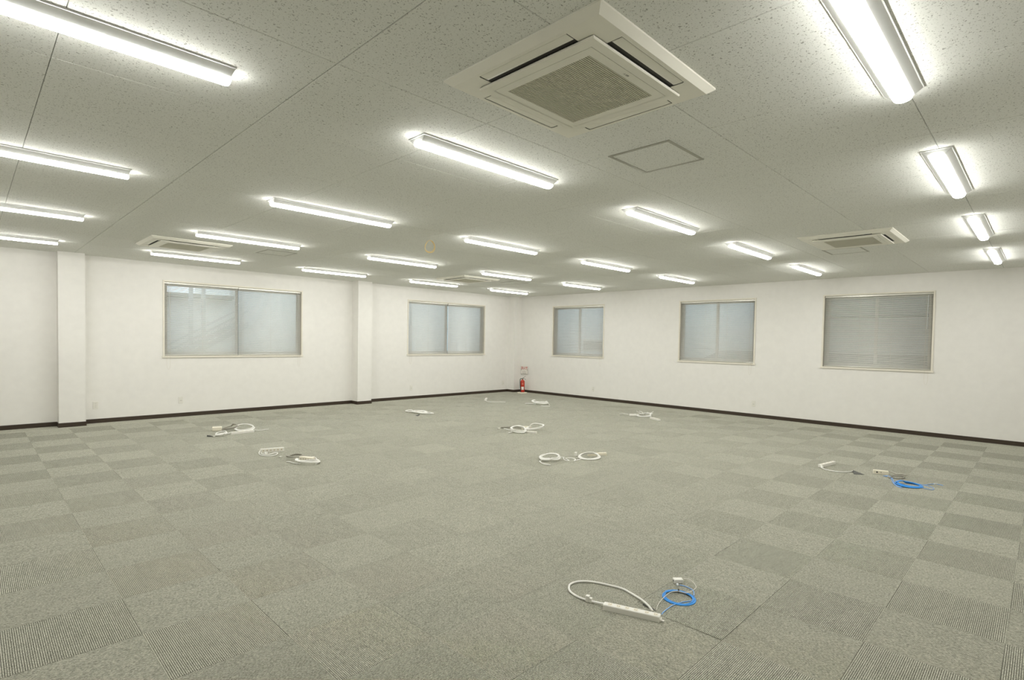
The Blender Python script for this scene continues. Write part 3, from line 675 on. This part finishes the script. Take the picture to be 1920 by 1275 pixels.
# --- strip on its side and the five-hole strip
e, P, hl, hw = power_strip((2.577, 6.930), (2.840, 6.855), 'white power strip lying on its side, sockets facing the room centre', .030, .048, 6, 1, 'front')
cable('cord', [(2.597, 6.976, 0.030), (2.559, 6.925, 0.014), (2.526, 6.829), (2.530, 6.745), (2.568, 6.662), (2.623, 6.658), (2.685, 6.701), (2.712, 6.752, 0.012), (2.677, 6.762, 0.014), (2.599, 6.726, 0.012), (2.557, 6.783, 0.012), (2.556, 6.865, 0.014)], .0065, M['white_cable'], e)
MB().box(-.02, .02, -.012, .012, .001, .02).build('cord_clip', M['white'], e, False, tuple(Vector((*(2.590, 6.795), .010))-e.location), .4)
wp = (2.663, 6.533)
e = empty('white_plug', (wp[0], wp[1], 0), .6, label='tiny white plug piece lying alone between two power strips', cat='plug')
bevel(MB().box(-.020, .020, -.009, .009, .0006, .014).build('body', M['white'], e), .003, 1)
MB().box(-.034, -.020, -.005, .005, .003, .009).build('prongs', M['steel'], e); MB().tube([(.018, 0, .006), (.03, .006, .004), (.045, .002, .004)], .003, 6).build('cord_stub', M['white_cable'], e, True)
e, P, hl, hw = power_strip((2.753, 6.226), (2.841, 6.059), 'cream five-hole power strip with white cord coil in front and grey coil beside', .050, .046, 5, 1, 'front', 'cream')
cable('cord', [(2.903, 6.192, 0.030), (2.918, 6.140, 0.022), (2.887, 6.019, 0.008), (2.852, 5.940), (2.802, 5.895)], .0055, M['white_cable'], e)
coil_part(e, (2.736, 6.297), .095, .05, math.radians(-30), 5, .006, M['grey_cable'], 11, lift=.04)
coil_part(e, (2.761, 6.012), .125, .085, math.radians(-40), 8, .0060, M['white_cable'], 12, tails=([(2.673, 6.024), (2.645, 6.101), (2.636, 6.181), (2.607, 6.231)],))
# --- tangle under the second wide window
tc_ = (6.291, 8.760)
e = empty('cord_tangle', (tc_[0], tc_[1], 0), label='tangled heap of white cords between the middle pillar and the corner', cat='cable')
b = MB()
coil_mb((0, 0), .15, .10, math.radians(-35), 4, .008, 2, .9, .25, b); coil_mb((.02, -.16), .14, .08, math.radians(-50), 3, .008, 7, 1.2, .2, b); coil_mb((-.06, .15), .12, .07, math.radians(-20), 3, .008, 13, 1.2, .2, b)
b.build('coil', M['white_cable'], e, True)
MB().box(-.14, .03, .06, .105, .001, .034).build('strip_body', M['cream'], e, False, (0, 0, 0), math.radians(-40))
cable('loose_end', [(6.373, 8.697), (6.346, 8.571), (6.329, 8.488)], .008, M['white_cable'], e); cable('loose_end', [(6.271, 8.875), (6.290, 9.012), (6.284, 9.068)], .007, M['thin_cable'], e)
# --- central group
e, P, hl, hw = power_strip((6.436, 6.119), (6.552, 6.011), 'cream power strip in the busiest cord heap at the room centre', .045, .044, 5, 1, 'front', 'cream')
coil('white_cord_coil', (6.161, 5.926), .115, .09, math.radians(-40), 6, .0075, M['white_cable'], 'white cord coil at the front of the busiest cord heap', 'cable', 15, 'white cord coils on the carpet', tails=([(6.176, 6.109), (6.191, 6.197), (6.217, 6.311)], [(6.082, 5.991), (6.020, 5.978), (5.973, 5.966)]), stack=1)
coil('white_cord_coil', (6.556, 5.932), .15, .075, math.radians(-36), 3, .0075, M['white_cable'], 'loose white cord loop on the window-wall side of the busiest heap', 'cable', 16, 'white cord coils on the carpet', stack=1)
e, P, hl, hw = power_strip((6.240, 5.861), (6.305, 5.681), 'white power strip at the front edge of the busiest cord heap', .040, .030, 4, 1)
coil('grey_cord_coil', (6.356, 6.288), .16, .06, math.radians(-42), 5, .007, M['grey_cable'], 'grey brown cord bundle at the back of the busiest cord heap', 'cable', 17)
wp = (6.152, 6.363)
e = empty('white_plug', (wp[0], wp[1], 0), .2, label='tiny white plug end lying beside the busiest cord heap', cat='plug')
bevel(MB().box(-.020, .020, -.012, .012, .0006, .02).build('body', M['white'], e), .003, 1); MB().box(-.034, -.020, -.005, .005, .003, .009).build('prongs', M['steel'], e)
# --- white ring group
rc = (5.040, 4.304)
coil('white_cord_coil', rc, .118, .118, 0, 7, .0062, M['white_cable'], 'neat round white cable ring at the room centre', 'cable', 19, 'white cord coils on the carpet', tails=([(4.917, 4.325), (4.875, 4.323), (4.815, 4.244), (4.793, 4.183), (4.813, 4.100)], [(5.181, 4.294), (5.235, 4.287), (5.264, 4.259)]), stack=.9, spread=.04)
tc_ = (5.277, 4.151)
e = tag(MB().tube(spline([(5.258, 4.263), (5.189, 4.207), (5.151, 4.150), (5.158, 4.098), (5.201, 4.158), (5.228, 4.213), (5.276, 4.201), (5.306, 4.166), (5.289, 4.102), (5.203, 4.059), (5.273, 4.065), (5.359, 4.065)], 6), .0056, 7).build('thin_cable', M['white_cable'], None, True), 'thin pale zigzag cable between the white ring and the long strip', 'cable')
pb = (5.464, 4.235)
e = empty('white_plug', (pb[0], pb[1], 0), .4, label='tiny white upright plug behind the thin zigzag cable', cat='plug')
bevel(MB().box(-.016, .016, -.016, .016, .0006, .05).build('body', M['white'], e), .004, 1); MB().tube(spline([(0, 0, .006), (-.03, .05, .004), (-.06, .09, .004), (-.10, .11, .004)], 5), .0028, 6).build('cord', M['thin_cable'], e, True)
e, P, hl, hw = power_strip((5.580, 4.115), (5.810, 3.998), 'long cream power strip with white cord coil in front, near the neat ring', .040, .032, 5, 1, 'top', 'cream')
coil_part(e, (5.475, 4.029), .125, .085, math.radians(-42), 7, .0065, M['white_cable'], 21, lift=.02)
# --- far-off group near the window wall
e, P, hl, hw = power_strip((9.242, 5.399), (9.127, 5.141), 'white power strip beside a spiky cord heap near the three-window wall', .045, .034, 4, 1)
hc = (9.480, 5.647)
e = empty('cord_tangle', (hc[0], hc[1], 0), label='spiky white cord heap on the carpet near the three-window wall', cat='cable')
b = MB(); coil_mb((0, 0), .14, .10, math.radians(-40), 5, .008, 23, 1.3, .2, b); b.build('coil', M['white_cable'], e, True)
for k in range(6):
    a = k*1.05; MB().tube(spline([(.05*math.cos(a), .05*math.sin(a), .03), (.11*math.cos(a), .11*math.sin(a), .07), (.17*math.cos(a+.2), .17*math.sin(a+.2), .06+.02*(k % 3))], 4), .0045, 6).build('loose_end', M['white_cable'], e, True)
wb = (9.299, 5.807)
e = empty('jack_box', (wb[0], wb[1], 0), math.radians(-48), label='small white connector box beside the spiky cord heap', cat='jack box')
bevel(MB().box(-.07, .07, -.03, .03, .0008, .042).build('body', M['white'], e), .006, 1)
MB().tube(spline([tuple(Vector((*(9.297, 5.837), .012))-e.location), tuple(Vector((*(9.382, 5.965), .008))-e.location), tuple(Vector((*(9.433, 6.124), .008))-e.location), tuple(Vector((*(9.310, 6.120), .008))-e.location)], 5), .006, 6).build('cord', M['white_cable'], e, True).matrix_parent_inverse = Matrix.Rotation(math.radians(48), 4, 'Z')
# --- farthest groups
e, P, hl, hw = power_strip((8.705, 9.518), (8.995, 9.793), 'small white power strip, farthest from the camera, one straight cord', .05, .04, 3, -1)
cable('cord', [(8.766, 9.543), (8.665, 9.368), (8.644, 9.234), (8.738, 9.152), (8.839, 9.077), (8.920, 9.016)], .0075, M['white_cable'], e)
coil('white_cord_coil', (9.249, 8.235), .17, .13, math.radians(-42), 6, .009, M['white_cable'], 'white cord coil farthest from the camera, in front of the extinguisher', 'cable', 25, 'white cord coils on the carpet',
     tails=([(9.192, 8.316), (9.181, 8.389), (9.126, 8.455), (9.059, 8.518)], [(9.012, 7.992), (9.052, 7.901), (9.139, 7.835)], [(9.416, 8.252), (9.831, 8.550), (9.771, 8.455), (9.537, 8.227), (9.358, 8.040)]), stack=1)

# ------------------------------------------------------------------ outside
tag(MB().box(-12, 30, -12, 30, -3.2, -3.0).build('ground', M['ground']), 'dark asphalt ground outside the windows', 'ground', kind='structure')
e = empty('neighbour_building', (14.2, 5, -3), label='pale blue-grey sided building seen through the three single blinds', cat='building')
bm_ = MB().box(0, .035, -8, 9.6, 0, .225).mesh('siding_board', M['ext'])
MB().box(.035, 4, -8, 9.6, 0, 6.6).build('wall', M['ext'], e)
for k in range(29):
    o = add('siding_board', bm_, e, (0, 0, k*.228)); o.rotation_euler = (0, -.05, 0)
MB().box(-1.5, .0, -8, -.6, 5.10, 5.24).build('eave', M['ext_mid'], e); MB().box(-1.56, -1.44, -8, -.6, 5.08, 6.2).build('fascia', M['ext_dark'], e)
b = MB(); b.loft([[(-1.3, y, 4.05), (0, y, 4.30), (0, y, 3.9), (-1.3, y, 3.9)] for y in (-8, 1.2)]); b.build('lower_roof', M['ext_dark'], e)
wf = MB().box(-.03, .02, 5.0, 5.8, 4.16, 4.52).build('window', M['alu'], e); MB().box(-.035, -.028, 5.04, 5.76, 4.20, 4.48).build('pane', M['ext_dark'], wf)
e = empty('rear_building', (6, 15, -3), label='pale rendered building seen through the two wide windows', cat='building')
MB().box(-9, -1.2, 0, 3, 0, 5.44).build('wall', M['ext_white'], e); MB().box(-1.2, 12, 0, 3, 0, 6.1).build('taller_wall', M['ext_white'], e)
MB().box(-9, -1.2, -.3, 0, 5.36, 5.44).build('parapet_cap', M['ext_mid'], e)
for x in (4.4, 6.3, 6.75): MB().lathe([(0, 0), (.07, 0), (.07, 4.4), (0, 4.4)], (x, -.12, 0), 10).build('downpipe', M['ext_white'], e, True)
e = empty('outdoor_staircase', (3.0, 12.7, -3), label='grey steel outdoor stair with lattice side behind the widest window', cat='staircase')
dx, dz = 1.55, .90; x0, z0 = -.1, 3.75
def para(u0, u1, v0, v1, y0, y1, m=None):
    b = m or MB(); P = lambda u, v, y: (x0+dx*u, y, z0+dz*u+v)
    b.loft([[P(u0, v0, y), P(u1, v0, y), P(u1, v1, y), P(u0, v1, y)] for y in (y0, y1)]); return b
for y in (0, .9): para(-1.2, 1.0, 0, .12, y, y+.04).build('stringer', M['galv'], e); para(-1.2, 1.0, .34, .385, y, y+.04).build('handrail', M['galv'], e)
for k in range(16):
    u = -1.1+k*.13; MB().box(x0+dx*u-.1, x0+dx*u+.12, .04, .9, z0+dz*u+.06, z0+dz*u+.08).build('tread', M['galv'], e)
for k in range(26):
    u = -1.15+k*.08
    for s in (1, -1):
        a, c = (u, u+.09) if s > 0 else (u+.09, u)
        MB().tube([(x0+dx*a, .02, z0+dz*a+.10), (x0+dx*c, .02, z0+dz*c+.36)], .008, 4).build('lattice_bar', M['galv'], e)
for x in (.36, .60, 1.35): MB().box(x, x+.07, .3, .37, 0, 5.9).build('post', M['galv'], e)
